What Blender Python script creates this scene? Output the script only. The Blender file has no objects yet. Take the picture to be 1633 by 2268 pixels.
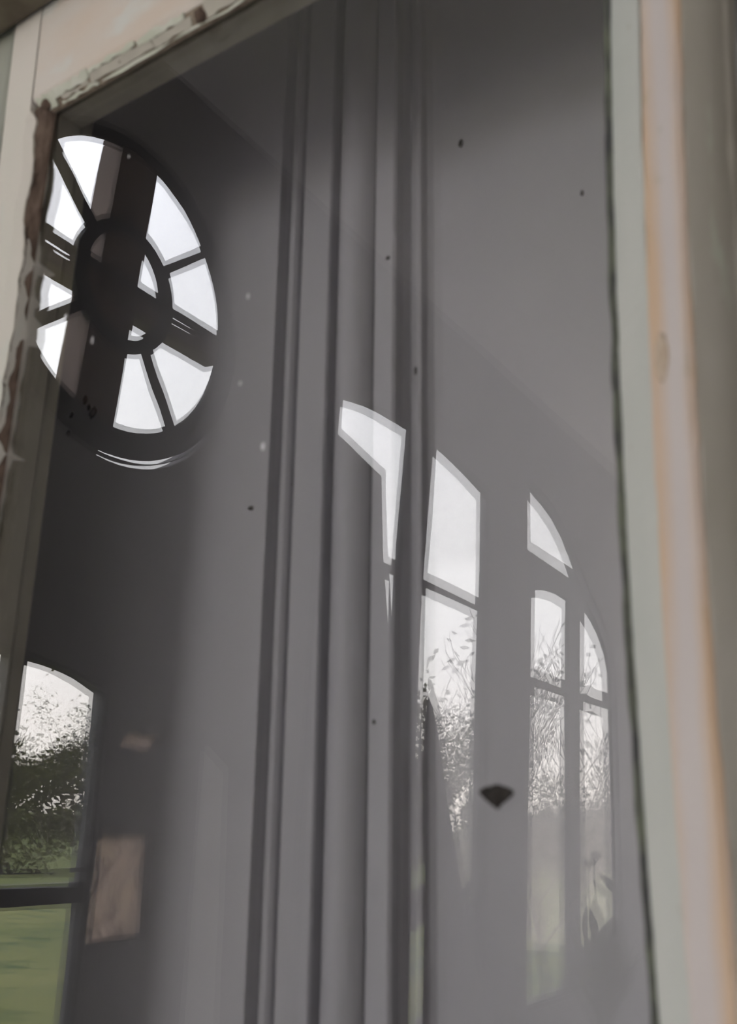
import bpy, bmesh, math, random
from math import sin, cos, tan, pi, radians, sqrt, atan2
from mathutils import Vector, Matrix, noise
from mathutils.geometry import tessellate_polygon

random.seed(7)
SC = bpy.context.scene
COL = SC.collection

# ------------------------------------------------------------------ camera
CAM_H, CAM_D = 1.6, 0.4                      # eye height, distance from the glass
TH, PH, RO = radians(37.265), radians(16.3), radians(-2.275)
fw = Vector((-sin(TH)*cos(PH), cos(TH)*cos(PH), sin(PH)))
r0 = Vector((cos(TH), sin(TH), 0)); u0 = r0.cross(fw)
rt = r0*cos(RO) - u0*sin(RO); up = u0*cos(RO) + r0*sin(RO)
cd = bpy.data.cameras.new('camera'); cam = bpy.data.objects.new('camera', cd); COL.objects.link(cam)
M = Matrix((rt, up, -fw)).transposed().to_4x4(); M.translation = Vector((0, -CAM_D, CAM_H)); cam.matrix_world = M
cd.sensor_fit = 'VERTICAL'; cd.sensor_height = 36.0; cd.lens = 2339/2268*36.0
cd.clip_start = 0.02; cd.clip_end = 500
cd.dof.use_dof = True; cd.dof.focus_distance = 4.0; cd.dof.aperture_fstop = 11.0
SC.camera = cam

# ------------------------------------------------------------------ sky, exposure
SKY_STRENGTH = 12.0
wd = bpy.data.worlds.new('overcast_sky'); SC.world = wd; wd.use_nodes = True
nt = wd.node_tree; nt.nodes.clear()
tc = nt.nodes.new('ShaderNodeTexCoord'); sx = nt.nodes.new('ShaderNodeSeparateXYZ'); rp = nt.nodes.new('ShaderNodeValToRGB')
nz = nt.nodes.new('ShaderNodeTexNoise'); nz.inputs['Scale'].default_value = 3.0; nz.inputs['Detail'].default_value = 4
ma = nt.nodes.new('ShaderNodeMath'); ma.operation = 'MULTIPLY_ADD'; ma.inputs[1].default_value = 0.12
bgn = nt.nodes.new('ShaderNodeBackground'); ow = nt.nodes.new('ShaderNodeOutputWorld')
nt.links.new(tc.outputs['Generated'], sx.inputs[0]); nt.links.new(tc.outputs['Generated'], nz.inputs['Vector'])
nt.links.new(nz.outputs['Fac'], ma.inputs[0]); nt.links.new(sx.outputs['Z'], ma.inputs[2]); nt.links.new(ma.outputs[0], rp.inputs['Fac'])
e = rp.color_ramp.elements
e[0].position = 0.0; e[0].color = (0.95, 0.86, 0.78, 1)
e[1].position = 0.8; e[1].color = (0.86, 0.885, 1.0, 1)
k = e.new(0.22); k.color = (0.96, 0.95, 0.96, 1)
k = e.new(0.45); k.color = (0.95, 0.955, 1.0, 1)
nt.links.new(rp.outputs[0], bgn.inputs['Color']); bgn.inputs['Strength'].default_value = SKY_STRENGTH
nt.links.new(bgn.outputs[0], ow.inputs[0])
SC.view_settings.view_transform = 'Standard'; SC.view_settings.look = 'None'
SC.view_settings.exposure = 0.0; SC.view_settings.gamma = 1.0; SC.view_settings.use_curve_mapping = False
SC.cycles.use_denoising = True
SC.cycles.max_bounces = 10; SC.cycles.diffuse_bounces = 5; SC.cycles.glossy_bounces = 4; SC.cycles.transparent_max_bounces = 24
SC.cycles.sample_clamp_indirect = 8.0

# ------------------------------------------------------------------ materials
def nn(nt, t, **kw):
    n = nt.nodes.new(t)
    for k_, v in kw.items():
        if k_ in n.inputs: n.inputs[k_].default_value = v
        else: setattr(n, k_, v)
    return n

def paint(name, c1, c2, scale=(20, 20, 6), rough=0.6, c3=None, c3_at=0.62, c3_scale=(60, 60, 14), bump=0.0, spec=0.3):
    """Two-tone noise paint with an optional third tone in patches."""
    m = bpy.data.materials.new(name); m.use_nodes = True; t = m.node_tree
    b = t.nodes['Principled BSDF']; b.inputs['Roughness'].default_value = rough; b.inputs['Specular IOR Level'].default_value = spec
    co = nn(t, 'ShaderNodeTexCoord'); mp = nn(t, 'ShaderNodeMapping'); mp.inputs['Scale'].default_value = scale
    n1 = nn(t, 'ShaderNodeTexNoise', Scale=1.0, Detail=5.0); mx = nn(t, 'ShaderNodeMix', data_type='RGBA')
    r = nn(t, 'ShaderNodeValToRGB'); r.color_ramp.elements[0].position = 0.35; r.color_ramp.elements[1].position = 0.65
    t.links.new(co.outputs['Object'], mp.inputs[0]); t.links.new(mp.outputs[0], n1.inputs['Vector'])
    t.links.new(n1.outputs['Fac'], r.inputs[0]); t.links.new(r.outputs[0], mx.inputs['Factor'])
    mx.inputs[6].default_value = (*c1, 1); mx.inputs[7].default_value = (*c2, 1)
    last = mx.outputs[2]
    if c3:
        mp2 = nn(t, 'ShaderNodeMapping'); mp2.inputs['Scale'].default_value = c3_scale; mp2.inputs['Location'].default_value = (3.1, 1.7, 0.6)
        n2 = nn(t, 'ShaderNodeTexNoise', Scale=1.0, Detail=3.0); r2 = nn(t, 'ShaderNodeValToRGB')
        r2.color_ramp.elements[0].position = c3_at; r2.color_ramp.elements[1].position = c3_at + 0.08
        m2 = nn(t, 'ShaderNodeMix', data_type='RGBA')
        t.links.new(co.outputs['Object'], mp2.inputs[0]); t.links.new(mp2.outputs[0], n2.inputs['Vector'])
        t.links.new(n2.outputs['Fac'], r2.inputs[0]); t.links.new(r2.outputs[0], m2.inputs['Factor'])
        t.links.new(last, m2.inputs[6]); m2.inputs[7].default_value = (*c3, 1); last = m2.outputs[2]
    t.links.new(last, b.inputs['Base Color'])
    if bump:
        bp = nn(t, 'ShaderNodeBump', Strength=1.0, Distance=bump)
        t.links.new(n1.outputs['Fac'], bp.inputs['Height']); t.links.new(bp.outputs[0], b.inputs['Normal'])
    return m

def glass(name, tint=(0.985, 0.985, 0.98), dust=0.0):
    """Clear sheet: straight-through transmission plus Schlick reflection on either face."""
    m = bpy.data.materials.new(name); m.use_nodes = True; t = m.node_tree; t.nodes.clear()
    lw = nn(t, 'ShaderNodeLayerWeight', Blend=0.5)
    p5 = nn(t, 'ShaderNodeMath', operation='POWER'); p5.inputs[1].default_value = 5.0
    f0 = nn(t, 'ShaderNodeMath', operation='MULTIPLY_ADD'); f0.inputs[1].default_value = 0.957; f0.inputs[2].default_value = 0.043
    tr = nn(t, 'ShaderNodeBsdfTransparent'); tr.inputs[0].default_value = (*tint, 1)
    gl = nn(t, 'ShaderNodeBsdfGlossy', Roughness=0.0); mx = nn(t, 'ShaderNodeMixShader'); o = nn(t, 'ShaderNodeOutputMaterial')
    t.links.new(lw.outputs['Facing'], p5.inputs[0]); t.links.new(p5.outputs[0], f0.inputs[0]); t.links.new(f0.outputs[0], mx.inputs[0])
    t.links.new(tr.outputs[0], mx.inputs[1]); t.links.new(gl.outputs[0], mx.inputs[2])
    last = mx.outputs[0]
    if dust:
        df = nn(t, 'ShaderNodeBsdfDiffuse'); df.inputs[0].default_value = (0.62, 0.6, 0.66, 1); m2 = nn(t, 'ShaderNodeMixShader')
        co = nn(t, 'ShaderNodeTexCoord'); n1 = nn(t, 'ShaderNodeTexNoise', Scale=9.0, Detail=6.0)
        k1 = nn(t, 'ShaderNodeMath', operation='MULTIPLY'); k1.inputs[1].default_value = dust*2
        t.links.new(co.outputs['Object'], n1.inputs['Vector']); t.links.new(n1.outputs['Fac'], k1.inputs[0]); t.links.new(k1.outputs[0], m2.inputs[0])
        t.links.new(last, m2.inputs[1]); t.links.new(df.outputs[0], m2.inputs[2]); last = m2.outputs[0]
    t.links.new(last, o.inputs[0])
    return m

def stile_paint(name, base, base2, stain, lines, width, amount=0.5):
    """Old paint with rusty stains running along given arrises (object x positions)."""
    m = paint(name, base, base2, (14, 14, 5), 0.65, c3=(0.42, 0.40, 0.37), c3_at=0.66, c3_scale=(90, 90, 40))
    t = m.node_tree; b = t.nodes['Principled BSDF']; prev = b.inputs['Base Color'].links[0].from_socket
    co = nn(t, 'ShaderNodeTexCoord'); s = nn(t, 'ShaderNodeSeparateXYZ'); t.links.new(co.outputs['Object'], s.inputs[0])
    mp = nn(t, 'ShaderNodeMapping'); mp.inputs['Scale'].default_value = (40, 40, 9)
    n = nn(t, 'ShaderNodeTexNoise', Scale=1.0, Detail=4.0); t.links.new(co.outputs['Object'], mp.inputs[0]); t.links.new(mp.outputs[0], n.inputs['Vector'])
    acc = None
    for x0 in lines:
        a = nn(t, 'ShaderNodeMath', operation='SUBTRACT'); a.inputs[1].default_value = x0; t.links.new(s.outputs['X'], a.inputs[0])
        q = nn(t, 'ShaderNodeMath', operation='ABSOLUTE'); t.links.new(a.outputs[0], q.inputs[0])
        r = nn(t, 'ShaderNodeMapRange'); r.inputs['From Min'].default_value = 0.0; r.inputs['From Max'].default_value = width
        r.inputs['To Min'].default_value = 1.0; r.inputs['To Max'].default_value = 0.0; t.links.new(q.outputs[0], r.inputs[0])
        if acc is None: acc = r.outputs[0]
        else:
            mm = nn(t, 'ShaderNodeMath', operation='MAXIMUM'); t.links.new(acc, mm.inputs[0]); t.links.new(r.outputs[0], mm.inputs[1]); acc = mm.outputs[0]
    w = nn(t, 'ShaderNodeMath', operation='MULTIPLY'); t.links.new(acc, w.inputs[0]); t.links.new(n.outputs['Fac'], w.inputs[1])
    rr = nn(t, 'ShaderNodeValToRGB'); rr.color_ramp.elements[0].position = 0.22; rr.color_ramp.elements[1].position = 0.55; t.links.new(w.outputs[0], rr.inputs[0])
    k1 = nn(t, 'ShaderNodeMath', operation='MULTIPLY'); k1.inputs[1].default_value = amount; t.links.new(rr.outputs[0], k1.inputs[0])
    mx = nn(t, 'ShaderNodeMix', data_type='RGBA'); mx.inputs[7].default_value = (*stain, 1)
    t.links.new(k1.outputs[0], mx.inputs['Factor']); t.links.new(prev, mx.inputs[6]); t.links.new(mx.outputs[2], b.inputs['Base Color'])
    return m

MT = {}
MT['pane'] = glass('old_window_glass', dust=0.004)
MT['clear'] = glass('garden_window_glass')
MT['stile'] = stile_paint('pinkish_cream_paint', (0.50, 0.452, 0.445), (0.55, 0.505, 0.49), (0.55, 0.36, 0.20), [-0.1325, -0.1495], 0.011, 0.7)
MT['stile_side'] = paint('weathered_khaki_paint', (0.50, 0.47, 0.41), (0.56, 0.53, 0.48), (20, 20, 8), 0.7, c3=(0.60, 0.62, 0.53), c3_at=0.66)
MT['bevel'] = paint('grey_green_putty_paint', (0.44, 0.455, 0.435), (0.49, 0.495, 0.475), (30, 30, 8), 0.6, c3=(0.36, 0.33, 0.29), c3_at=0.68, c3_scale=(120, 120, 60))
MT['cream'] = paint('old_cream_paint', (0.60, 0.575, 0.52), (0.62, 0.575, 0.53), (18, 18, 9), 0.6, c3=(0.55, 0.57, 0.52), c3_at=0.60, c3_scale=(30, 30, 9))
MT['rail'] = paint('rail_cream_paint', (0.60, 0.555, 0.515), (0.60, 0.51, 0.44), (10, 10, 26), 0.6, c3=(0.60, 0.59, 0.56), c3_at=0.58, c3_scale=(14, 14, 22))
MT['putty'] = paint('grey_old_putty', (0.44, 0.41, 0.36), (0.50, 0.47, 0.41), (60, 60, 60), 0.8, bump=0.0006)
MT['knot'] = paint('bleeding_knot', (0.42, 0.33, 0.25), (0.50, 0.41, 0.33), (300, 300, 120), 0.7)
MT['oldputty'] = paint('brown_grimy_putty', (0.20, 0.155, 0.12), (0.30, 0.25, 0.20), (90, 90, 90), 0.85, bump=0.0008)
MT['flake'] = paint('flaking_pale_paint', (0.62, 0.62, 0.55), (0.52, 0.54, 0.45), (80, 80, 80), 0.6, bump=0.0004)
MT['rot'] = paint('rotten_brown_wood', (0.085, 0.058, 0.045), (0.16, 0.115, 0.09), (160, 160, 60), 0.9, bump=0.002)
MT['dark'] = paint('dark_edge_tone', (0.05, 0.05, 0.055), (0.12, 0.13, 0.10), (160, 160, 60), 0.9)
MT['reveal'] = paint('olive_grey_paint', (0.22, 0.20, 0.16), (0.27, 0.25, 0.20), (40, 40, 10), 0.7)
MT['shutter'] = paint('pale_grey_shutter_paint', (0.322, 0.316, 0.348), (0.344, 0.338, 0.366), (8, 8, 3), 0.55)
MT['outer'] = paint('outer_frame_brown', (0.10, 0.08, 0.06), (0.17, 0.15, 0.11), (30, 30, 8), 0.7)
MT['jamb'] = paint('outer_frame_grey_green', (0.30, 0.31, 0.27), (0.36, 0.36, 0.31), (30, 30, 8), 0.7)
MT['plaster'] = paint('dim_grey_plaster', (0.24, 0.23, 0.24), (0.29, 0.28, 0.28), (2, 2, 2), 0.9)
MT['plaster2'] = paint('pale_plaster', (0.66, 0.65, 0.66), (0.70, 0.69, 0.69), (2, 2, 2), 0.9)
MT['floor'] = paint('stone_floor', (0.36, 0.34, 0.33), (0.44, 0.42, 0.41), (5, 5, 5), 0.8)
MT['iron'] = paint('dark_window_bars', (0.035, 0.036, 0.045), (0.05, 0.05, 0.06), (9, 9, 9), 0.6)
MT['cross'] = paint('pink_brown_timber', (0.13, 0.095, 0.085), (0.19, 0.14, 0.125), (14, 14, 4), 0.75)
MT['frame'] = paint('dark_grey_frame', (0.10, 0.10, 0.11), (0.14, 0.14, 0.15), (9, 9, 9), 0.6)
MT['cloth'] = paint('grey_cover_cloth', (0.30, 0.29, 0.30), (0.38, 0.37, 0.38), (12, 12, 5), 0.95)
MT['rack'] = paint('dark_reddish_wood', (0.06, 0.035, 0.028), (0.11, 0.06, 0.05), (20, 20, 6), 0.6)
MT['black'] = paint('dark_board', (0.05, 0.05, 0.055), (0.075, 0.075, 0.08), (6, 6, 6), 0.8)
MT['speck'] = paint('dried_fly_dirt', (0.012, 0.010, 0.010), (0.03, 0.025, 0.022), (300, 300, 300), 0.8)
MT['fleck'] = paint('white_fleck', (0.75, 0.74, 0.78), (0.68, 0.68, 0.72), (200, 200, 200), 0.5)
MT['bark'] = paint('grey_bark', (0.05, 0.045, 0.035), (0.10, 0.085, 0.07), (4, 4, 1), 0.9)
MT['leaf'] = paint('mid_green_leaf', (0.075, 0.08, 0.035), (0.125, 0.125, 0.055), (1.2, 1.2, 1.2), 0.7)
MT['leaf2'] = paint('dark_leaf', (0.045, 0.055, 0.04), (0.08, 0.09, 0.06), (1.2, 1.2, 1.2), 0.7)
MT['grass'] = paint('meadow_grass', (0.085, 0.115, 0.022), (0.17, 0.178, 0.05), (0.35, 0.35, 0.35), 0.9, c3=(0.045, 0.08, 0.016), c3_at=0.52, c3_scale=(1.6, 1.6, 1.6))
MT['pot'] = paint('dark_clay_pot', (0.07, 0.05, 0.04), (0.11, 0.08, 0.06), (9, 9, 9), 0.8)
MT['pale'] = paint('pale_board', (0.78, 0.78, 0.77), (0.82, 0.82, 0.80), (9, 9, 3), 0.7)

def frosted(name):
    """Dusty pinkish sheet that lets daylight glow through, veined with cobweb dirt."""
    m = bpy.data.materials.new(name); m.use_nodes = True; t = m.node_tree; t.nodes.clear()
    co = nn(t, 'ShaderNodeTexCoord'); n = nn(t, 'ShaderNodeTexNoise', Scale=5.0, Detail=5.0, Distortion=2.2)
    r = nn(t, 'ShaderNodeValToRGB'); el = r.color_ramp.elements
    el[0].position = 0.40; el[0].color = (0.80, 0.69, 0.62, 1); el[1].position = 0.62; el[1].color = (0.80, 0.69, 0.60, 1)
    a = el.new(0.50); a.color = (0.42, 0.35, 0.31, 1); a = el.new(0.455); a.color = (0.76, 0.66, 0.60, 1); a = el.new(0.545); a.color = (0.76, 0.66, 0.60, 1)
    tl = nn(t, 'ShaderNodeBsdfTranslucent'); df = nn(t, 'ShaderNodeBsdfDiffuse'); mx = nn(t, 'ShaderNodeMixShader'); mx.inputs[0].default_value = 0.4
    o = nn(t, 'ShaderNodeOutputMaterial')
    t.links.new(co.outputs['Object'], n.inputs['Vector']); t.links.new(n.outputs['Fac'], r.inputs[0])
    t.links.new(r.outputs[0], tl.inputs[0]); t.links.new(r.outputs[0], df.inputs[0])
    t.links.new(tl.outputs[0], mx.inputs[1]); t.links.new(df.outputs[0], mx.inputs[2]); t.links.new(mx.outputs[0], o.inputs[0])
    return m
MT['frosted'] = frosted('dusty_pink_pane')

# ------------------------------------------------------------------ builders
def link(name, bm, mat, parent=None, smooth=False, recalc=True):
    if recalc: bmesh.ops.recalc_face_normals(bm, faces=bm.faces)
    me = bpy.data.meshes.new(name); bm.to_mesh(me); bm.free()
    me.materials.append(mat)
    if smooth:
        for p in me.polygons: p.use_smooth = True
    o = bpy.data.objects.new(name, me); COL.objects.link(o)
    if parent: o.parent = parent
    return o

def empty(name, loc=(0, 0, 0)):
    o = bpy.data.objects.new(name, None); o.location = loc; o.empty_display_size = 0.1; COL.objects.link(o); return o

def tag(o, label=None, cat=None, group=None, kind=None):
    if label: o['label'] = label
    if cat: o['category'] = cat
    if group: o['group'] = group
    if kind: o['kind'] = kind
    return o

def hang(o, root):
    """Parent o to root keeping its world placement (mesh data is in world coordinates)."""
    o.parent = root; o.location = -root.location
    return o

def plate(name, outer, holes, a, b, fn, mat, parent=None):
    """A sheet of outline `outer` with `holes`, thick from offset a to b; fn(u, v, w) -> world."""
    loops = [outer] + list(holes)
    flat = [p for l in loops for p in l]
    tris = tessellate_polygon([[Vector((p[0], p[1], 0)) for p in l] for l in loops])
    bm = bmesh.new()
    A = [bm.verts.new(fn(u, v, a)) for u, v in flat]; B = [bm.verts.new(fn(u, v, b)) for u, v in flat]
    for t in tris:
        for S in (A, B):
            try: bm.faces.new([S[i] for i in t])
            except ValueError: pass
    i0 = 0
    for l in loops:
        n = len(l)
        for i in range(n):
            j = (i+1) % n
            try: bm.faces.new((A[i0+i], A[i0+j], B[i0+j], B[i0+i]))
            except ValueError: pass
        i0 += n
    return link(name, bm, mat, parent)

def add_box(bm, lo, hi, fn=None):
    vs = []
    for x in (lo[0], hi[0]):
        for y in (lo[1], hi[1]):
            for z in (lo[2], hi[2]):
                vs.append(bm.verts.new(fn(x, y, z) if fn else (x, y, z)))
    for f in ((0, 1, 3, 2), (4, 6, 7, 5), (0, 4, 5, 1), (2, 3, 7, 6), (0, 2, 6, 4), (1, 5, 7, 3)):
        bm.faces.new([vs[i] for i in f])

def box(name, lo, hi, mat, parent=None, fn=None, bevel=0.0):
    bm = bmesh.new(); add_box(bm, lo, hi, fn)
    if bevel: bmesh.ops.bevel(bm, geom=bm.edges[:], offset=bevel, segments=2, affect='EDGES', profile=0.5)
    return link(name, bm, mat, parent)

def prism(name, prof, z0, z1, mat, parent=None, bow=0.0, lean=0.0, zref=1.7, smooth=False, closed=True, nz_=1, wob=0.0, back=None, seed=0):
    """Extrude an (x, y) profile vertically; lean shifts x with height; wob roughens the arrises."""
    bm = bmesh.new(); rings = []
    for k_ in range(nz_+1):
        z = z0 + (z1-z0)*k_/nz_
        ring = []
        for i, (x, y) in enumerate(prof):
            w = wob*noise.noise(Vector((i*3.1+seed, z*45, 0))) + wob*0.6*noise.noise(Vector((i*5.7+seed, z*140, 4))) if wob else 0
            ring.append(bm.verts.new((x + lean*(z-zref) + bow*((z-1.76)**2-0.018) + w, y + w*0.4, z)))
        rings.append(ring)
    n = len(prof); m = n if closed else n-1
    for k_ in range(nz_):
        for i in range(m):
            j = (i+1) % n
            bm.faces.new((rings[k_][i], rings[k_][j], rings[k_+1][j], rings[k_+1][i]))
    if closed:
        bm.faces.new(rings[0]); bm.faces.new(rings[-1])
    return link(name, bm, mat, parent, smooth)

def tube(bm, pts, rad, n=8, cap=True):
    rings = []
    for i, p in enumerate(pts):
        p = Vector(p)
        d = (Vector(pts[min(i+1, len(pts)-1)]) - Vector(pts[max(i-1, 0)])).normalized()
        a = d.orthogonal().normalized(); b = d.cross(a)
        r = rad[i] if isinstance(rad, (list, tuple)) else rad
        rings.append([bm.verts.new(p + (a*cos(2*pi*k_/n) + b*sin(2*pi*k_/n))*r) for k_ in range(n)])
    for i in range(len(rings)-1):
        A, B = rings[i], rings[i+1]
        # match ring starts to avoid twist
        best = min(range(n), key=lambda s: (A[0].co-B[s].co).length)
        for k_ in range(n):
            f = (A[k_], A[(k_+1) % n], B[(best+k_+1) % n], B[(best+k_) % n])
            try: bm.faces.new(f)
            except ValueError: pass
    if cap:
        bm.faces.new(rings[0]); bm.faces.new(rings[-1])

# ------------------------------------------------------------------ garden wall frame of reference
DW = radians(5.78)
ER = Vector((-sin(DW), -cos(DW), 0)); NR = Vector((cos(DW), -sin(DW), 0)); WO = Vector((-2.6, 0, 0))
def WP(s, z, off=0.0):
    """Point on the garden wall: s metres along it from the corner, z up, off into the room."""
    v = WO + ER*s + NR*off; return Vector((v.x, v.y, z))
def arch(pts_flat):
    return pts_flat
def circle(cx, cz, r, n=72, a0=0.0, a1=2*pi):
    return [(cx + r*cos(a0+(a1-a0)*i/n), cz + r*sin(a0+(a1-a0)*i/n)) for i in range(n)]
def seg_top(s0, z0, s1, z1, rise, n=14):
    """Points of an arched head from (s1, z1) back to (s0, z0), bulging up by rise."""
    return [(s1+(s0-s1)*i/n, z1+(z0-z1)*i/n + rise*sin(pi*i/n)) for i in range(n+1)]

# ------------------------------------------------------------------ large structure
ROOM_X, ROOM_Y, ROOM_H = 1.7, -8.6, 4.4
R_C = (1.790, 3.375); R_HOLE = 0.622
L_OPEN = [(0.92, 0.1), (1.905, 0.1)] + seg_top(0.92, 1.975, 1.905, 1.975, 0.085)
S_OPEN = [(1.925, 1.19), (2.21, 1.19), (2.19, 1.535), (1.925, 1.535)]
S2_OPEN = [(1.985, 1.80), (2.04, 1.812), (2.09, 1.80), (2.165, 1.81), (2.20, 1.86), (2.12, 1.85), (2.07, 1.862), (2.0, 1.85)]
A_OPEN = [(3.16, 0.62), (4.86, 0.62)] + seg_top(3.16, 3.50, 4.86, 3.50, 0.12)
B_OPEN = [(5.47, 0.60), (7.12, 0.60)] + [(7.12, 2.72), (7.02, 2.95), (6.85, 3.10), (6.6, 3.24), (6.44, 3.36), (6.2, 3.55), (5.9, 3.70), (5.6, 3.76), (5.47, 3.77)]
W_END = 8.55
plate('wall_left', [(0.0, 0.0), (W_END, 0.0), (W_END, ROOM_H), (0.0, ROOM_H)],
      [circle(R_C[0], R_C[1], R_HOLE), L_OPEN, S_OPEN, S2_OPEN, A_OPEN, B_OPEN], -0.07, 0.0, WP, MT['plaster'])['kind'] = 'structure'
HOLE = [(-0.90, 0.90), (-0.02, 0.90), (-0.02, 2.42), (-0.90, 2.42)]
YF = lambda x, z, y: Vector((x, y, z))
plate('wall_front', [(-2.6, 0.0), (ROOM_X, 0.0), (ROOM_X, ROOM_H), (-2.6, ROOM_H)], [HOLE], 0.0, 0.21, YF, MT['plaster2'])['kind'] = 'structure'
xe = WP(W_END, 0, 0).x
box('wall_right', (ROOM_X, ROOM_Y, 0), (ROOM_X+0.12, 0.21, ROOM_H), MT['plaster2'])['kind'] = 'structure'
# broad unglazed opening added in the unseen back wall to brighten the room
plate('wall_back', [(xe-0.1, 0), (ROOM_X+0.12, 0), (ROOM_X+0.12, ROOM_H), (xe-0.1, ROOM_H)], [[(-3.25, 0.6), (-1.25, 0.6), (-1.25, 4.1), (-3.25, 4.1)]],
      ROOM_Y-0.12, ROOM_Y, lambda x, z, y: Vector((x, y, z)), MT['plaster2'])['kind'] = 'structure'
def room_slab(name, z0, z1, mat):
    o = plate(name, [(-2.72, 0.21), (ROOM_X+0.12, 0.21), (ROOM_X+0.12, ROOM_Y-0.12), (xe-0.12, ROOM_Y-0.12)], [], z0, z1, lambda x, y, z: Vector((x, y, z)), mat)
    o['kind'] = 'structure'; return o
room_slab('floor', -0.10, 0.0, MT['floor']); room_slab('ceiling', ROOM_H, ROOM_H+0.12, MT['plaster2'])
# ground outside, beyond the garden wall
bm = bmesh.new(); n = 40
grid = []
for i in range(n+1):
    row = []
    for j in range(n+1):
        f = (i/n)**3*900
        p = WP(-500+1000*j/n, 0, -0.12-f); row.append(bm.verts.new((p.x, p.y, -0.05 + (0.12*noise.noise(Vector((p.x*0.12, p.y*0.12, 0))) if i > 3 else 0))))
    grid.append(row)
for i in range(n):
    for j in range(n): bm.faces.new((grid[i][j], grid[i][j+1], grid[i+1][j+1], grid[i+1][j]))
tag(link('ground', bm, MT['grass'], smooth=True), kind='structure')

# ------------------------------------------------------------------ the peeling sash (window_1)
win = tag(empty('window_1', (-0.4, 0, 1.2)), 'old peeling cream window sash with cracked putty around one wavy pane', 'window', kind='structure')
def W1(o): return hang(o, win)
ZB, ZT = 1.06, 2.1115                         # bottom and top of the glass
XL, XR = -0.620, -0.1695
# pane: thick, slightly wedge-shaped, hand-made glass with ripples
def pane_mesh():
    nx, nz_ = 70, 170
    bm = bmesh.new(); x0, x1, z0, z1 = XL-0.010, XR+0.008, ZB-0.008, ZT+0.008
    def rip(x, z, sd):
        v = Vector((x, z*0.55, sd))
        return 3.2e-5*noise.noise(v*14) + 0.75e-5*noise.noise(v*42 + Vector((7, 2, 0))) + 0.12e-5*noise.noise(v*100)
    F, B = [], []
    for j in range(nz_+1):
        z = z0+(z1-z0)*j/nz_; rf, rb = [], []
        for i in range(nx+1):
            x = x0+(x1-x0)*i/nx
            wed = 0.0020*(z-1.75) + 0.0015*(x+0.4)
            rf.append(bm.verts.new((x, 0.0 - wed + rip(x, z, 0.0), z)))
            rb.append(bm.verts.new((x, 0.0034 + wed + rip(x, z, 0.6), z)))
        F.append(rf); B.append(rb)
    for j in range(nz_):
        for i in range(nx):
            bm.faces.new((F[j][i], F[j][i+1], F[j+1][i+1], F[j+1][i])); bm.faces.new((B[j][i], B[j+1][i], B[j+1][i+1], B[j][i+1]))
    for j in range(nz_):
        bm.faces.new((F[j][0], F[j+1][0], B[j+1][0], B[j][0])); bm.faces.new((F[j][nx], B[j][nx], B[j+1][nx], F[j+1][nx]))
    for i in range(nx):
        bm.faces.new((F[0][i], B[0][i], B[0][i+1], F[0][i+1])); bm.faces.new((F[nz_][i], F[nz_][i+1], B[nz_][i+1], B[nz_][i]))
    me = bpy.data.meshes.new('glass_pane'); bm.to_mesh(me); bm.free(); me.materials.append(MT['pane'])
    nfb = nz_*nx*2
    for k_, p in enumerate(me.polygons): p.use_smooth = k_ < nfb
    # keep the rim from bending the shading of the two faces
    att = me.attributes.get('sharp_edge') or me.attributes.new('sharp_edge', 'BOOLEAN', 'EDGE')
    for ed in me.edges:
        v0, v1 = me.vertices[ed.vertices[0]].co, me.vertices[ed.vertices[1]].co
        on = lambda c: abs(c.x-x0) < 1e-6 or abs(c.x-x1) < 1e-6 or abs(c.z-z0) < 1e-6 or abs(c.z-z1) < 1e-6
        if on(v0) and on(v1): att.data[ed.index].value = True
    o = bpy.data.objects.new('glass_pane', me); COL.objects.link(o); return o
W1(pane_mesh())['label'] = 'old wavy glass with doubled reflections'
# left stile: flat face, jagged inner edge where paint and putty broke away
def jag(z):
    t = (z-1.72)
    return -0.6235 - 0.006*max(0, (z-2.0)/0.1) + 0.0055*noise.noise(Vector((z*22, 1.3, 0))) + 0.003*noise.noise(Vector((z*75, 4.0, 0)))
bm = bmesh.new(); N = 220; prev = None
for k_ in range(N+1):
    z = ZB-0.05+(2.26-ZB+0.05)*k_/N
    xi = jag(z) if z < 2.112 else -0.636 + (z-2.112)*-0.05
    xo = -0.6715 - (z-2.1)*0.06
    xb = min(xi-0.009, -0.634) if z < 2.112 else xi-0.001
    row = [bm.verts.new(p) for p in ((xo, 0.018, z), (xo, -0.0105, z), (xo+0.003, -0.0125, z), (xb, -0.0125, z), (xi, -0.0100 if z < 2.112 else -0.0125, z), (xi+0.001, 0.0, z), (xi, 0.018, z))]
    if prev:
        for i in range(6): bm.faces.new((prev[i], prev[i+1], row[i+1], row[i]))
        bm.faces.new((prev[6], prev[0], row[0], row[6]))
    prev = row
W1(link('left_stile', bm, MT['cream']))
# rotten wood of the rebate
bm = bmesh.new(); prev = None
for k_ in range(N+1):
    z = ZB-0.02+(ZT+0.004-ZB+0.02)*k_/N
    r_ = lambda i, a: a*noise.noise(Vector((i*4.7, z*90, 2.0))) + 0.6*a*noise.noise(Vector((i*2.1, z*260, 6.0)))
    xi = jag(z)
    row = [bm.verts.new(p) for p in ((xi-0.006, -0.0085+r_(0, .001), z), (max(xi+0.0005, -0.629)+r_(1, .0012), -0.0088+r_(2, .001), z), (-0.6235+r_(3, .0012), -0.006, z), (-0.6205+r_(4, .0008), -0.0028+r_(5, .0006), z), (-0.6195, -0.0006, z), (-0.640, -0.0006, z))]
    if prev:
        for i in range(5): bm.faces.new((prev[i], prev[i+1], row[i+1], row[i]))
        bm.faces.new((prev[5], prev[0], row[0], row[5]))
    prev = row
W1(link('rotten_rebate', bm, MT['rot']))['label'] = 'crumbling brown bare wood edge'
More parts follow.
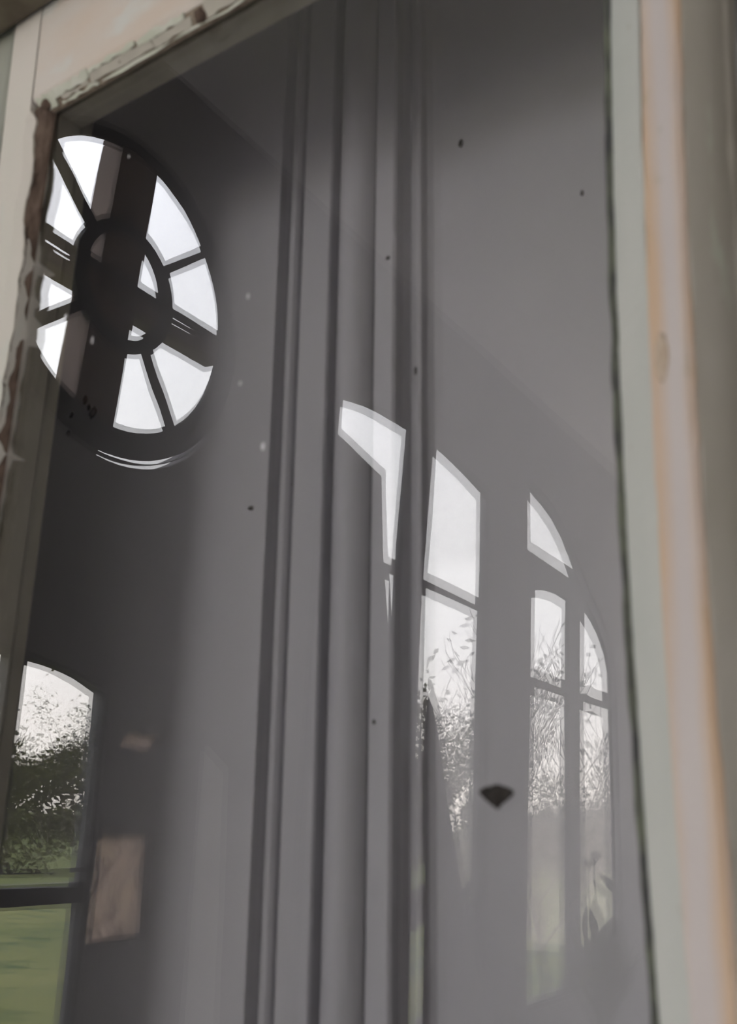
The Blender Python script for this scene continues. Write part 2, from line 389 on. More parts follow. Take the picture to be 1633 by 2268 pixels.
# inner lip of the left stile, behind the glass
W1(box('left_glazing_lip', (-0.66, 0.0045, ZB), (-0.6205, 0.024, ZT+0.03), MT['reveal']))
W1(box('left_inner_stop', (-0.68, 0.030, ZB), (-0.628, 0.040, ZT+0.03), MT['reveal']))
# top rail
bm = bmesh.new(); prev = None; NX = 120
for k_ in range(NX+1):
    x = -0.6350+(0.5065)*k_/NX; jx = lambda z: x-0.05*(z-2.112) if k_ == 0 else x
    zl = 2.1205 + 0.0012*noise.noise(Vector((x*30, 2, 0))) + 0.004*(x+0.63)
    row = [bm.verts.new(p) for p in ((jx(2.26), 0.018, 2.26), (jx(2.26), -0.0122, 2.26), (x, -0.0122, zl+0.0035), (x, -0.0105, zl), (x, -0.002, zl-0.004), (x, 0.018, zl-0.004))]
    if prev:
        for i in range(5): bm.faces.new((prev[i], prev[i+1], row[i+1], row[i]))
        bm.faces.new((prev[5], prev[0], row[0], row[5]))
    prev = row
W1(link('top_rail', bm, MT['rail']))
W1(box('top_glazing_lip', (-0.64, 0.0045, ZT+0.001), (-0.14, 0.024, ZT+0.05), MT['reveal']))
# putty fillet under the top rail
bm = bmesh.new(); prev = None
for k_ in range(NX*2+1):
    x = -0.632+(0.47)*k_/(NX*2)
    q = 0.0012*noise.noise(Vector((x*60, 5, 0))) + 0.0007*noise.noise(Vector((x*170, 9, 0)))
    row = [bm.verts.new(p) for p in ((x, -0.0108+q*0.6, 2.1195+0.004*(x+0.63)), (x, -0.0072+q, 2.1150+0.002*(x+0.63)+q*.5), (x, -0.0020, ZT-0.0005+q), (x, 0.0, ZT), (x, 0.0, 2.1205))]
    if prev:
        for i in range(4): bm.faces.new((prev[i], prev[i+1], row[i+1], row[i]))
        bm.faces.new((prev[4], prev[0], row[0], row[4]))
    prev = row
W1(link('top_putty', bm, MT['oldputty']))['label'] = 'cracked grey putty fillet'
# curling flakes of paint left on the putty
def flake(xa, xb, v0, v1, seed, mat):
    """Thin chip lying on the putty slope; v runs 0 (glass) to 1 (rail)."""
    rn = random.Random(seed); n = 9
    def P(x, v, t):
        base = Vector((x, -0.0024-0.0086*v, ZT+0.0005+(0.0085+0.004*(x+0.63))*v)); nrm = Vector((0, -0.72, -0.69)); return base + nrm*t
    bm = bmesh.new(); top, bot = [], []
    for k_ in range(n+1):
        x = xa+(xb-xa)*k_/n
        top.append((x+rn.uniform(-.0012, .0012), v1+rn.uniform(-.12, .10))); bot.append((x+rn.uniform(-.0012, .0012), v0+rn.uniform(-.06, .10)))
    T = []
    for t0 in (0.0004, 0.0017):
        T.append(([bm.verts.new(P(x, v, t0)) for x, v in top], [bm.verts.new(P(x, v, t0+0.0005)) for x, v in bot]))
    for k_ in range(n):
        for t_, b_ in T: bm.faces.new((t_[k_], t_[k_+1], b_[k_+1], b_[k_]))
        bm.faces.new((T[0][0][k_], T[0][0][k_+1], T[1][0][k_+1], T[1][0][k_])); bm.faces.new((T[0][1][k_], T[0][1][k_+1], T[1][1][k_+1], T[1][1][k_]))
    for k_ in (0, n): bm.faces.new((T[0][0][k_], T[1][0][k_], T[1][1][k_], T[0][1][k_]))
    return W1(link('paint_flake', bm, mat))
flake(-0.630, -0.612, 0.15, 1.05, 1, MT['flake']); flake(-0.611, -0.572, 0.55, 1.05, 2, MT['flake']); flake(-0.606, -0.566, 0.0, 0.22, 3, MT['flake'])
flake(-0.570, -0.520, 0.80, 1.08, 4, MT['flake']); flake(-0.605, -0.574, 0.26, 0.52, 5, MT['putty']); flake(-0.571, -0.505, 0.22, 0.78, 6, MT['putty'])
flake(-0.517, -0.470, 0.70, 1.05, 7, MT['flake']); flake(-0.503, -0.466, 0.16, 0.70, 8, MT['putty']); flake(-0.560, -0.40, -0.02, 0.16, 9, MT['flake'])
flake(-0.452, -0.40, 0.18, 1.0, 10, MT['putty'])
def plug(name, x0, x1):
    bm = bmesh.new(); bmesh.ops.create_icosphere(bm, subdivisions=3, radius=1.0)
    for v in bm.verts:
        c = v.co.copy(); d = 1+0.35*noise.noise(c*2.3+Vector((x0*90, 0, 0)))
        v.co = Vector(((x0+x1)/2 + c.x*d*(x1-x0)/2, -0.0062+c.y*d*0.005, 2.1165+c.z*d*0.0055))
    return W1(link(name, bm, MT['rot'], smooth=True))
plug('bare_wood_patch', -0.463, -0.452); plug('bare_wood_patch', -0.628, -0.617)
# right stile
LR = 0.012                                    # the old stile leans a touch
W1(prism('right_edge_strip', [(-0.1708, -0.0014), (-0.1680, -0.0020), (-0.166, -0.0005), (-0.1708, -0.0003)], ZB, 2.2, MT['dark'], bow=0.08, lean=LR*-1.2, nz_=160, wob=0.0011, seed=3))['label'] = 'dark line beside the glass'  # thin dark strip along the right edge of the glass
W1(prism('right_putty_bevel', [(-0.1685, -0.0006), (-0.1665, -0.0018), (-0.1503, -0.0122), (-0.149, -0.0122), (-0.149, 0.0)], ZB, 2.2, MT['bevel'], bow=0.08, lean=LR*-1.1, nz_=160, wob=0.0006, seed=8))['label'] = 'grey green painted putty bevel'
W1(prism('right_stile', [(-0.1505, -0.0005), (-0.1497, -0.0130), (-0.1480, -0.0136), (-0.1345, -0.0136), (-0.1322, -0.0124), (-0.1318, -0.0119), (-0.13, 0.018), (-0.1505, 0.018)], ZB, 2.26, MT['stile'], bow=0.08, lean=LR*-0.4, nz_=160, wob=0.0005, seed=5))
W1(prism('right_stile_edge', [(-0.1325, -0.0110), (-0.1312, -0.0105), (-0.1205, 0.012), (-0.1190, 0.014), (-0.117, 0.018), (-0.1325, 0.018)], ZB, 2.26, MT['stile_side'], bow=0.08, lean=LR*-0.4, nz_=120, wob=0.0006, seed=9))['label'] = 'shaded khaki edge of the right stile'
bm = bmesh.new(); bmesh.ops.create_icosphere(bm, subdivisions=3, radius=1.0)
for v in bm.verts:
    c = v.co.copy(); d = 1+0.3*noise.noise(c*2); v.co = Vector((-0.1462+c.x*0.0030*d, -0.0136+c.y*0.0004, 1.787+c.z*0.0105*d))
W1(link('knot', bm, MT['knot'], smooth=True))['label'] = 'brownish bleeding knot in the pinkish paint'
# outer frame: two jambs and a projecting head
W1(prism('left_jamb', [(-0.90, -0.010), (-0.682, -0.010), (-0.678, -0.008), (-0.678, 0.03), (-0.90, 0.03)], 0.90, 2.30, MT['jamb']))
W1(prism('right_jamb', [(-0.1085, 0.006), (-0.107, -0.004), (-0.02, -0.010), (-0.02, 0.03), (-0.1085, 0.03)], 0.90, 2.30, MT['outer']))
W1(box('head_frame', (-0.90, -0.046, 2.206), (-0.02, -0.0145, 2.42), MT['outer'], bevel=0.004))['label'] = 'dark projecting head of the outer frame'
W1(box('head_backing', (-0.90, 0.02, 2.262), (-0.02, 0.03, 2.42), MT['outer']))
W1(box('bottom_rail', (-0.672, -0.0125, 0.90), (-0.13, 0.018, ZB+0.004), MT['cream']))
# box of the shutter recess
for nm, lo, hi in (('trim_1', (-0.90, 0.032, 0.90), (-0.825, 0.21, 2.42)), ('trim_2', (-0.118, 0.032, 0.90), (-0.02, 0.21, 2.42)), ('trim_3', (-0.825, 0.032, 2.342), (-0.118, 0.21, 2.42)), ('trim_4', (-0.825, 0.032, 0.90), (-0.118, 0.21, 0.96))):
    box(nm, lo, hi, MT['reveal'])['kind'] = 'structure'

# ------------------------------------------------------------------ panelled shutters behind the glass
SHK = 1.12                                    # how far back the shutters stand
def SH(x, y, z):
    if y > 0.1:
        yn = 0.1+(y-0.1)*1.7; f = (yn+CAM_D)/(y+CAM_D); x, z, y = x*f, (z-CAM_H)*f+CAM_H, yn
    return (x*SHK, (y+CAM_D)*SHK-CAM_D, (z-CAM_H)*SHK+CAM_H)
SZ0, SZ1 = SH(0, 0, 1.035)[2], SH(0, 0, 2.255)[2]
def arcp(cx, cy, r, a0, a1, n=10, sq=1.0): return [(cx+r*cos(radians(a0+(a1-a0)*i/n)), cy-sq*r*sin(radians(a0+(a1-a0)*i/n))) for i in range(n+1)]
SH_LEAN = -0.03
def strip(name, prof, root, depth=0.128, smooth=False):
    p = [SH(x, y, 0)[:2] for x, y in prof + [(prof[-1][0], depth), (prof[0][0], depth)]]
    return hang(prism(name, p, SZ0, SZ1, MT['shutter'], lean=SH_LEAN, zref=1.824, smooth=smooth), root)
ls = tag(empty('window_shutter', (-0.638, 0.18, SZ0)), 'left leaf of the grey shutters behind glass, with thin bead beside its panel', 'shutter', 'grey panelled shutter leaves behind the glass')
strip('panel', [(-0.735, 0.100), (-0.4665, 0.100)], ls)
strip('bead_moulding', [(-0.4665, 0.100), (-0.4640, 0.104), (-0.4605, 0.1075), (-0.4590, 0.1040), (-0.4555, 0.1015), (-0.4515, 0.1010), (-0.4490, 0.1025), (-0.4462, 0.1060), (-0.4430, 0.1000)], ls)
strip('stile', [(-0.4430, 0.100), (-0.4190, 0.100), (-0.4175, 0.1010), (-0.4120, 0.109), (-0.4090, 0.110)], ls)
rs = tag(empty('window_shutter', (-0.29, 0.18, SZ0)), 'right leaf of the grey shutters behind glass, with round bead at its edge', 'shutter', 'grey panelled shutter leaves behind the glass')
strip('astragal', [(-0.4085, 0.1100)] + arcp(-0.3935, 0.1065, 0.0150, 176, 4, 18, 1.25) + [(-0.3785, 0.1100)], rs)
strip('stile', [(-0.3785, 0.1000), (-0.3640, 0.1000), (-0.3620, 0.1010)], rs)
strip('panel_moulding', [(-0.3620, 0.1010), (-0.3600, 0.1060), (-0.3560, 0.1095), (-0.3530, 0.1085), (-0.3490, 0.1070), (-0.3465, 0.1075), (-0.3440, 0.1110), (-0.3400, 0.1128), (-0.3340, 0.1135)], rs)
strip('panel', [(-0.3340, 0.1135), (-0.106, 0.1135)], rs)

# ------------------------------------------------------------------ dirt and flecks on the glass and the shutters
def blob(name, x, y, z, w, h, seed, mat, thick=0.0015):
    bm = bmesh.new(); bmesh.ops.create_icosphere(bm, subdivisions=3, radius=1.0)
    for v in bm.verts:
        c = v.co.copy(); d = 1+0.55*noise.noise(c*1.7+Vector((seed*3.3, 0, 0)))+0.25*noise.noise(c*4+Vector((0, seed, 0)))
        v.co = Vector((c.x*w/2*d, c.y*thick/2, c.z*h/2*d))
    o = link(name, bm, mat, smooth=True); o.location = (x, y, z); return o
fly = empty('dead_fly', (-0.2299, -0.0006, 1.6131))
b_ = blob('body', 0, -0.0012, 0.0005, 0.0075, 0.0055, 1, MT['speck'], 0.003); b_.parent = fly
for sgn in (-1, 1):
    bm = bmesh.new()
    pts = [(-0.001, 0.0012), (0.0035, 0.0024), (0.0072, 0.0012), (0.0086, -0.0004), (0.0052, -0.0030), (0.000, -0.0060)]
    A = [bm.verts.new((sgn*(0.0012+p[0]*0.84), -0.0010, p[1]+0.0006)) for p in pts]; B = [bm.verts.new((sgn*(0.0012+p[0]*0.84), -0.0016, p[1]+0.0006)) for p in pts]
    bm.faces.new(A); bm.faces.new(B)
    for i in range(6): bm.faces.new((A[i], A[(i+1) % 6], B[(i+1) % 6], B[i]))
    link('wing', bm, MT['speck'], fly)
bt = blob('abdomen', 0, -0.0012, -0.0035, 0.0038, 0.0058, 5, MT['speck'], 0.0026); bt.parent = fly
tag(fly, 'large black blurred winged fly stuck on the glass at lower right', 'insect')
G = 'dark dirt specks on the grey shutters'
for i, (x, z, w, h, lab, dy) in enumerate([
    (-0.3255, 2.0350, 0.0035, 0.0055, 'black upright speck high on the right shutter panel', 0.1135),
    (-0.3725, 1.9576, 0.0032, 0.0034, 'dark slanted speck on the flat strip beside the round bead', 0.100),
    (-0.3527, 1.8751, 0.0022, 0.0060, 'brownish speck on the right panel moulding, above the bright kinked reflection', 0.1078),
    (-0.4805, 1.8007, 0.0045, 0.0036, 'black speck on the left panel, left of its thin bead', 0.100),
    (-0.4460, 1.8135, 0.0060, 0.0020, 'small wispy speck lying across the thin bead of the left leaf', 0.1045),
    (-0.2390, 1.9660, 0.0022, 0.0040, 'faint brown speck near the upper right edge of the right panel', 0.1135),
    (-0.3700, 1.6551, 0.0022, 0.0030, 'tiny dark speck low on the strip beside the round bead', 0.100)]):
    tag(blob('dirt_speck', *SH(x, dy-0.0006, z), w, h, i+2, MT['speck']), lab, 'dirt', G)
G2 = 'cluster of dark spots under the round window reflection'
for i, (x, z, w, h, lab) in enumerate([(-0.6914, 1.9117, 0.0055, 0.0065, 'round dark spot at the left of the cluster under the round window'),
    (-0.6756, 1.9220, 0.0065, 0.0090, 'tallest dark spot at the top of the cluster under the round window'),
    (-0.6639, 1.9080, 0.0105, 0.0105, 'largest dark spot at the right of the cluster under the round window'),
    (-0.6700, 1.9140, 0.0045, 0.0060, 'narrow dark spot in the middle of the cluster under the round window'),
    (-0.6925, 1.8960, 0.0050, 0.0060, 'lowest dark spot of the cluster under the round window')]):
    tag(blob('dirt_spot', *SH(x, 0.0994, z), w, h, i+20, MT['speck']), lab, 'dirt', G2)
G3 = 'pale flecks on the glass'  # small pale marks set on the front face of the pane
for i, (x, z, w, h, lab) in enumerate([(-0.3985, 1.8919, 0.0018, 0.0034, 'pale fleck on the glass right of the round window reflection'),
    (-0.3782, 1.7949, 0.0024, 0.0042, 'pale fleck on the glass over the left leaf, beside its thin bead'),
    (-0.3993, 1.8371, 0.0014, 0.0028, 'faint pale fleck on the glass below and right of the round window reflection'),
    (-0.5244, 2.0354, 0.0009, 0.0028, 'thin upright pale fleck above the dark bar of the round window'),
    (-0.5402, 1.8999, 0.0014, 0.0052, 'long upright pale fleck on the dark bar of the round window, lower part'),
    (-0.5730, 1.9260, 0.0026, 0.0045, 'wide pale fleck beside the pinkish bar of the round window'),
    (-0.6075, 1.7200, 0.0030, 0.0045, 'pale fleck at the far left above the garden window reflection')]):
    tag(blob('glass_fleck', x, -0.0010, z, w, h, i+40, MT['fleck'], 0.0006), lab, 'fleck', G3)

# ------------------------------------------------------------------ garden windows in the left wall (seen reflected)
def wframe(num, loc, label, cat='window'):
    return tag(empty('window_%d' % num, loc), label, cat, kind='structure')
def add_pane(root, outline, off, name='pane'):
    return hang(plate(name, outline, [], off-0.004, off, WP, MT['clear']), root)
# round window
w2 = wframe(2, WP(1.775, 2.73, 0), 'round window with dark spokes, hub ring and thick cross bars, seen reflected')
RC = (1.785, 3.408)
hang(plate('outer_ring', circle(RC[0], RC[1], 0.640), [circle(RC[0], RC[1], 0.526)], -0.024, -0.008, WP, MT['iron']), w2)
hang(plate('hub_ring', circle(RC[0], RC[1], 0.252, 48), [circle(RC[0], RC[1], 0.190, 48)], -0.030, -0.006, WP, MT['iron']), w2)
for a in (40, 140, 220, 305):
    d = Vector((cos(radians(a)), sin(radians(a)))); p = Vector((-d.y, d.x)); c = Vector(RC)
    ol = [c+d*0.22-p*0.024, c+d*0.56-p*0.024, c+d*0.56+p*0.024, c+d*0.22+p*0.024]
    hang(plate('spoke', [(q.x, q.y) for q in ol], [], -0.028, -0.008, WP, MT['iron']), w2)
hang(plate('upright_bar', [(1.605, 2.79), (1.80, 2.79), (1.885, 3.99), (1.70, 3.99)], [], -0.125, -0.012, WP, MT['cross']), w2)
hang(plate('level_bar', [(1.20, 3.325), (2.34, 3.325), (2.34, 3.404), (2.25, 3.402), (2.12, 3.386), (1.99, 3.384), (1.90, 3.404), (1.62, 3.404), (1.50, 3.382), (1.20, 3.380)], [], -0.10, -0.012, WP, MT['cross']), w2)
hang(plate('level_bar_upper', [(1.20, 3.402), (2.34, 3.402), (2.34, 3.448), (1.20, 3.448)], [], -0.030, -0.012, WP, MT['iron']), w2)
add_pane(w2, circle(RC[0], RC[1], 0.56), -0.032)
# arched door-like window below it
w3 = wframe(3, WP(1.41, 0.1, 0), 'low arched garden window with a mullion and bar, lawn beyond, seen reflected')
hl = [(0.96, 0.15), (1.492, 0.15), (1.492, 1.315), (0.96, 1.315)]; hl2 = [(0.96, 1.375), (1.492, 1.375)] + seg_top(0.96, 1.955, 1.492, 2.035, 0.02)
hr = [(1.555, 0.15), (1.885, 0.15), (1.885, 1.315), (1.555, 1.315)]; hr2 = [(1.555, 1.375), (1.885, 1.375)] + seg_top(1.555, 2.03, 1.885, 1.965, 0.018)
hang(plate('frame', L_OPEN, [hl, hl2, hr, hr2], -0.06, -0.015, WP, MT['frame']), w3)
hang(box('glazing_bar', (0.95, -0.03, 1.405), (1.88, -0.018, 1.418), MT['frame'], fn=lambda s, o, z: WP(s, z, o)), w3)
add_pane(w3, L_OPEN, -0.040)
# small dusty pane beside it
w4 = wframe(4, WP(2.05, 1.19, 0), 'small dusty pink pane with dark cobweb veins, seen reflected')
hang(plate('frame', S_OPEN, [[(1.935, 1.203), (2.196, 1.203), (2.178, 1.522), (1.935, 1.522)]], -0.06, -0.01, WP, MT['frame']), w4)
hang(plate('dusty_pane', [(1.93, 1.195), (2.205, 1.195), (2.185, 1.53), (1.93, 1.53)], [], -0.045, -0.040, WP, MT['frosted']), w4)
hang(plate('broken_pane', S2_OPEN, [], -0.045, -0.040, WP, MT['frosted']), w4)['label'] = 'ragged narrow pinkish gap above'
# tall arched two-light windows
w5 = wframe(5, WP(4.0, 0.62, 0), 'tall two light arched window with a furled grey cover before it, seen reflected')
al1 = [(3.20, 2.84), (3.83, 2.84)] + [(3.895, 3.575), (3.6, 3.565), (3.40, 3.545), (3.24, 3.515)]
al2 = [(3.20, 0.70), (3.80, 0.70), (3.815, 2.77), (3.20, 2.77)]
ar1 = [(4.125, 2.845), (4.80, 2.83)] + [(4.825, 3.48), (4.62, 3.525), (4.40, 3.56), (4.195, 3.585)]
ar2 = [(4.06, 1.30), (4.73, 1.30), (4.785, 2.765), (4.115, 2.775)]; ar3 = [(4.05, 0.70), (4.71, 0.70), (4.73, 1.23), (4.06, 1.23)]
hang(plate('frame', A_OPEN, [al1, al2, ar1, ar2, ar3], -0.045, -0.015, WP, MT['frame']), w5)
add_pane(w5, A_OPEN, -0.028)
w6 = wframe(6, WP(6.3, 0.60, 0), 'farthest tall window with a half arched head and two lights, seen reflected')
b0 = [(5.515, 3.345), (6.375, 3.325), (6.30, 3.42), (6.18, 3.52), (6.02, 3.60), (5.80, 3.665), (5.515, 3.72)]
b1 = [(5.56, 2.53), (6.185, 2.53), (6.205, 3.09), (6.0, 3.10), (5.8, 3.085), (5.585, 3.045)]
b2 = [(5.49, 0.64), (6.11, 0.64), (6.17, 2.43), (5.555, 2.43)]
b3 = [(6.475, 2.54), (7.065, 2.54), (7.06, 2.70), (6.98, 2.84), (6.85, 2.96), (6.69, 3.04), (6.51, 3.10)]
b4 = [(6.44, 0.64), (7.02, 0.64), (7.055, 2.43), (6.465, 2.435)]
hang(plate('frame', B_OPEN, [b0, b1, b2, b3, b4], -0.045, -0.015, WP, MT['frame']), w6)
add_pane(w6, B_OPEN, -0.028)

# ------------------------------------------------------------------ things standing in the room before the windows
WB = lambda s, o, z: WP(s, z, o)
brd = plate('tall_board', [(2.98, 0.0), (3.80, 0.0), (3.68, 1.9), (3.61, 2.49), (3.545, 2.84), (3.50, 3.215), (3.12, 3.285), (2.98, 3.30)], [], 0.045, 0.075, WP, MT['black'])
tag(brd, 'tall dark slanted board blocking the left light of the two light arched window', 'board')
pb = plate('pale_board', [(2.40, 0.0), (2.62, 0.0), (2.505, 1.76), (2.385, 1.83)], [], 0.012, 0.030, WP, MT['pale'])
tag(pb, 'narrow pale board with a slanted top standing against the dim wall', 'board')
# slatted rack
rk = tag(empty('slatted_rack', WP(3.53, 0, 0.3)), 'dark reddish slatted wooden rack beside the furled cover', 'rack')
for s0, s1 in ((3.405, 3.455), (3.60, 3.665)):
    hang(box('post', (s0, 0.28, 0.0), (s1, 0.32, 1.86), MT['rack'], fn=WB), rk)
for z0, z1 in ((1.72, 1.885), (1.515, 1.645), (1.18, 1.34), (0.60, 0.72), (0.18, 0.28)):
    hang(box('slat', (3.40, 0.285, z0), (3.67, 0.315, z1), MT['rack'], fn=WB), rk)
# furled, draped cover with rounded tip
cv = tag(empty('furled_cover', WP(4.15, 0, 0.5)), 'grey furled cloth cover with rounded tip standing before the two light arched window', 'cover')
bm = bmesh.new(); rings = []; nk, na = 40, 36
for k_ in range(nk+1):
    t = k_/nk; z = 2.125*(1-t)
    cs = 3.215 + 0.255*t + 0.56*t*t*0.95; r = (0.020 + 0.155*t**0.85) if t > 0.02 else 0.012
    if t < 0.08: r *= sqrt(max(0.02, 1-(1-t/0.08)**2))
    ring = []
    for j in range(na):
        a = 2*pi*j/na; f = 1 + (0.10*t**0.6)*sin(5*a+1.2) + 0.05*t*sin(9*a)
        q = WP(cs, z, 0.5) + Vector((cos(a), sin(a), 0))*r*f; ring.append(bm.verts.new(q))
    rings.append(ring)
for k_ in range(nk):
    for j in range(na): bm.faces.new((rings[k_][j], rings[k_][(j+1) % na], rings[k_+1][(j+1) % na], rings[k_+1][j]))
bm.faces.new(rings[0]); bm.faces.new(rings[-1])
hang(link('cloth', bm, MT['cloth'], smooth=True), cv)
bm = bmesh.new(); tube(bm, [WP(3.205, 2.115, 0.5), WP(3.19, 2.15, 0.5)], [0.012, 0.007], 10)
hang(link('tip', bm, MT['iron'], smooth=True), cv)
# potted plant
pp = tag(empty('potted_plant', WP(5.85, 0, 0.3)), 'dark potted plant with broad leaves before the farthest window', 'plant')
c0 = WP(5.85, 0, 0.3)
bm = bmesh.new(); rings = []
for z, r in ((0, .13), (0.02, .14), (0.34, .185), (0.36, .20), (0.41, .20), (0.41, .18), (0.38, .175)):
    rings.append([bm.verts.new(c0+Vector((cos(2*pi*j/28)*r, sin(2*pi*j/28)*r, z))) for j in range(28)])
for A, B in zip(rings, rings[1:]):
    for j in range(28): bm.faces.new((A[j], A[(j+1) % 28], B[(j+1) % 28], B[j]))
bm.faces.new(rings[0]); bm.faces.new(rings[-1])
hang(link('pot', bm, MT['pot'], smooth=True), pp)
def leaf_bm(tip, base, wid, droop):
    bm = bmesh.new(); d = tip-base; sd = d.cross(Vector((0, 0, 1))).normalized()*wid if d.cross(Vector((0, 0, 1))).length > 1e-4 else Vector((wid, 0, 0))
    nrm = d.cross(sd).normalized(); L = []; n = 8
    for k_ in range(n+1):
        t = k_/n; c = base+d*t-Vector((0, 0, droop*t*t)); w = sin(pi*min(1, t*0.92+0.06))**0.8
        L.append((bm.verts.new(c-sd*w), bm.verts.new(c+nrm*0.006), bm.verts.new(c+sd*w), bm.verts.new(c-nrm*0.004)))
    for A, B in zip(L, L[1:]):
        for i in range(4): bm.faces.new((A[i], A[(i+1) % 4], B[(i+1) % 4], B[i]))
    return bm
rn = random.Random(4)
bm = bmesh.new()
for k_ in range(9):
    a = 2*pi*k_/9; tube(bm, [c0+Vector((0.03*cos(a), 0.03*sin(a), 0.36)), c0+Vector((0.05*cos(a), 0.05*sin(a), 0.65)), c0+Vector((0.13*cos(a), 0.13*sin(a), 0.95))], [.012, .010, .006], 6)
tube(bm, [c0+Vector((0, 0, .38)), WP(5.78, 1.0, .3), WP(5.70, 1.3, .3), WP(5.735, 1.43, .3)], [.012, .009, .007, .005], 6)
tube(bm, [c0+Vector((0, 0, .38)), WP(6.0, 0.95, .3), WP(6.2, 1.16, .3)], [.012, .009, .006], 6)
hang(link('stems', bm, MT['leaf2'], smooth=True), pp)
spec = [(WP(5.75, 1.49, .3), WP(5.735, 1.40, .3), .035), (WP(5.80, 1.36, .3), WP(6.20, 1.17, .3), .04), (WP(5.69, 1.22, .3), WP(5.78, 0.9, .3), .05)]
for k_ in range(22):
    a = rn.uniform(0, 2*pi); b0_ = c0+Vector((0.05*cos(a), 0.05*sin(a), rn.uniform(0.5, 0.85))); t_ = c0+Vector((cos(a)*rn.uniform(.12, .24), sin(a)*rn.uniform(.12, .24), rn.uniform(0.7, 1.12)))
    spec.append((t_, b0_, rn.uniform(.04, .065)))
for t_, b0_, w_ in spec: hang(link('leaf', leaf_bm(t_, b0_, w_, 0.03), MT['leaf2'], smooth=True), pp)

# ------------------------------------------------------------------ garden beyond
def tree(name, x, y, h, spread, nleaf, lsize, label, cat, mat, seed, trunk=0.12, low=0.3, sparse=False, group=None):
    rn = random.Random(seed); root = empty(name, (x, y, -0.08)); bm = bmesh.new(); ends = []
    def branch(p, d, L, r, lev):
        pts = [p]; rad = [r]; c = p.copy(); dd = d.copy()
        for k_ in range(5):
            dd = (dd + Vector((rn.uniform(-.16, .16), rn.uniform(-.16, .16), rn.uniform(-.02, .12)))).normalized()
            c = c + dd*L/5; pts.append(c.copy()); rad.append(max(r*(1-0.14*(k_+1)), 0.004))
        tube(bm, pts, rad, 6 if lev < 2 else 4)
        if lev >= (3 if sparse else 2): ends.extend(pts[2:])
        if lev < 3:
            for k_ in range(rn.randint(4, 6)):
                i = rn.randint(2 if lev else 1, 5); a = rn.uniform(0, 2*pi)
                sd = Vector((cos(a), sin(a), rn.uniform(0.25, 0.9)))
                branch(pts[i], (dd*0.55+sd*spread).normalized(), L*rn.uniform(0.42, 0.62), rad[i]*0.6, lev+1)
    for k_ in range(1 if not sparse else 4):
        a = rn.uniform(0, 6.28); lean = 0.08 if not sparse else 0.22
        branch(Vector((0.1*cos(a), 0.1*sin(a), 0)), Vector((lean*cos(a), lean*sin(a), 1)).normalized(), h*0.62, trunk, 0)
    zmax = max(v.co.z for v in bm.verts); sc = h/zmax
    for v in bm.verts: v.co = v.co*sc if not sparse else Vector((v.co.x*sc, v.co.y*sc, v.co.z*sc))
    link('branches', bm, MT['bark'], root, recalc=False)
    verts, faces = [], []
    for k_ in range(nleaf):
        c = rn.choice(ends)*sc
        q = c + Vector((rn.gauss(0, 1), rn.gauss(0, 1), rn.gauss(0, 0.9)))*(0.10 if sparse else 0.30)*(h/5)
        if q.z < low: q.z = low+rn.random()*0.6
        s = lsize*rn.uniform(.6, 1.3); u_ = Vector((rn.gauss(0, 1), rn.gauss(0, 1), rn.gauss(0, 1))).normalized(); v_ = u_.orthogonal().normalized()
        i = len(verts); verts += [q-u_*s, q+v_*s*.5+u_*s*0.1, q+u_*s, q-v_*s*.5+u_*s*0.1, q+u_.cross(v_)*s*.22]
        faces += [(i, i+1, i+4), (i+1, i+2, i+4), (i+2, i+3, i+4), (i+3, i, i+4)]
    if not sparse:                             # dense foliage down to the ground
        for k_ in range(nleaf//8):
            a = rn.uniform(0, 6.28); rr_ = h*0.36*sqrt(rn.random()); q = Vector((rr_*cos(a), rr_*sin(a), rn.uniform(0, h*0.25)))
            s = lsize*rn.uniform(.8, 1.6); u_ = Vector((rn.gauss(0, 1), rn.gauss(0, 1), rn.gauss(0, 1))).normalized(); v_ = u_.orthogonal().normalized()
            i = len(verts); verts += [q-u_*s, q+v_*s*.6, q+u_*s, q-v_*s*.6, q+u_.cross(v_)*s*.22]
            faces += [(i, i+1, i+4), (i+1, i+2, i+4), (i+2, i+3, i+4), (i+3, i, i+4)]
    me = bpy.data.meshes.new('foliage'); me.from_pydata([tuple(v) for v in verts], [], faces); me.materials.append(mat)
    o = bpy.data.objects.new('foliage', me); COL.objects.link(o); o.parent = root
    return tag(root, label, cat, group)
GT = 'trees beyond the lawn'
tree('garden_tree', -24.4, -17.0, 3.6, 0.9, 1300, 0.10, 'broad leafy tree left of centre in the low arched window', 'tree', MT['leaf'], 11, group=GT)
tree('garden_tree', -31.8, -23.8, 4.3, 0.9, 1200, 0.12, 'rounded green tree at right in the low arched window', 'tree', MT['leaf'], 12, group=GT)
tree('garden_tree', -39.3, -30.6, 6.9, 0.8, 500, 0.10, 'tall thin leaved tree rising above the others in the low arched window', 'tree', MT['leaf'], 13, group=GT)
tree('garden_tree', -13.8, -20.4, 4.9, 0.9, 1000, 0.10, 'bushy tree behind the tip of the grey furled cover', 'tree', MT['leaf'], 15, group=GT)
tree('garden_tree', -17.1, -27.8, 4.4, 0.9, 950, 0.11, 'lower bushy tree right of the grey furled cover', 'tree', MT['leaf2'], 16, group=GT)
tree('young_tree', -5.47, -10.3, 4.05, 0.55, 380, 0.060, 'slender young tree with sparse round leaves before the farthest window', 'tree', MT['leaf2'], 17, trunk=0.035, low=1.2, sparse=True)
tree('garden_tree', -18.6, -32.7, 5.5, 0.8, 950, 0.12, 'dense dark tree behind the slender young tree, left side', 'tree', MT['leaf2'], 18, group=GT)
tree('garden_tree', -23.9, -43.5, 6.6, 0.8, 900, 0.14, 'dense dark tree behind the slender young tree, right side', 'tree', MT['leaf2'], 19, group=GT)
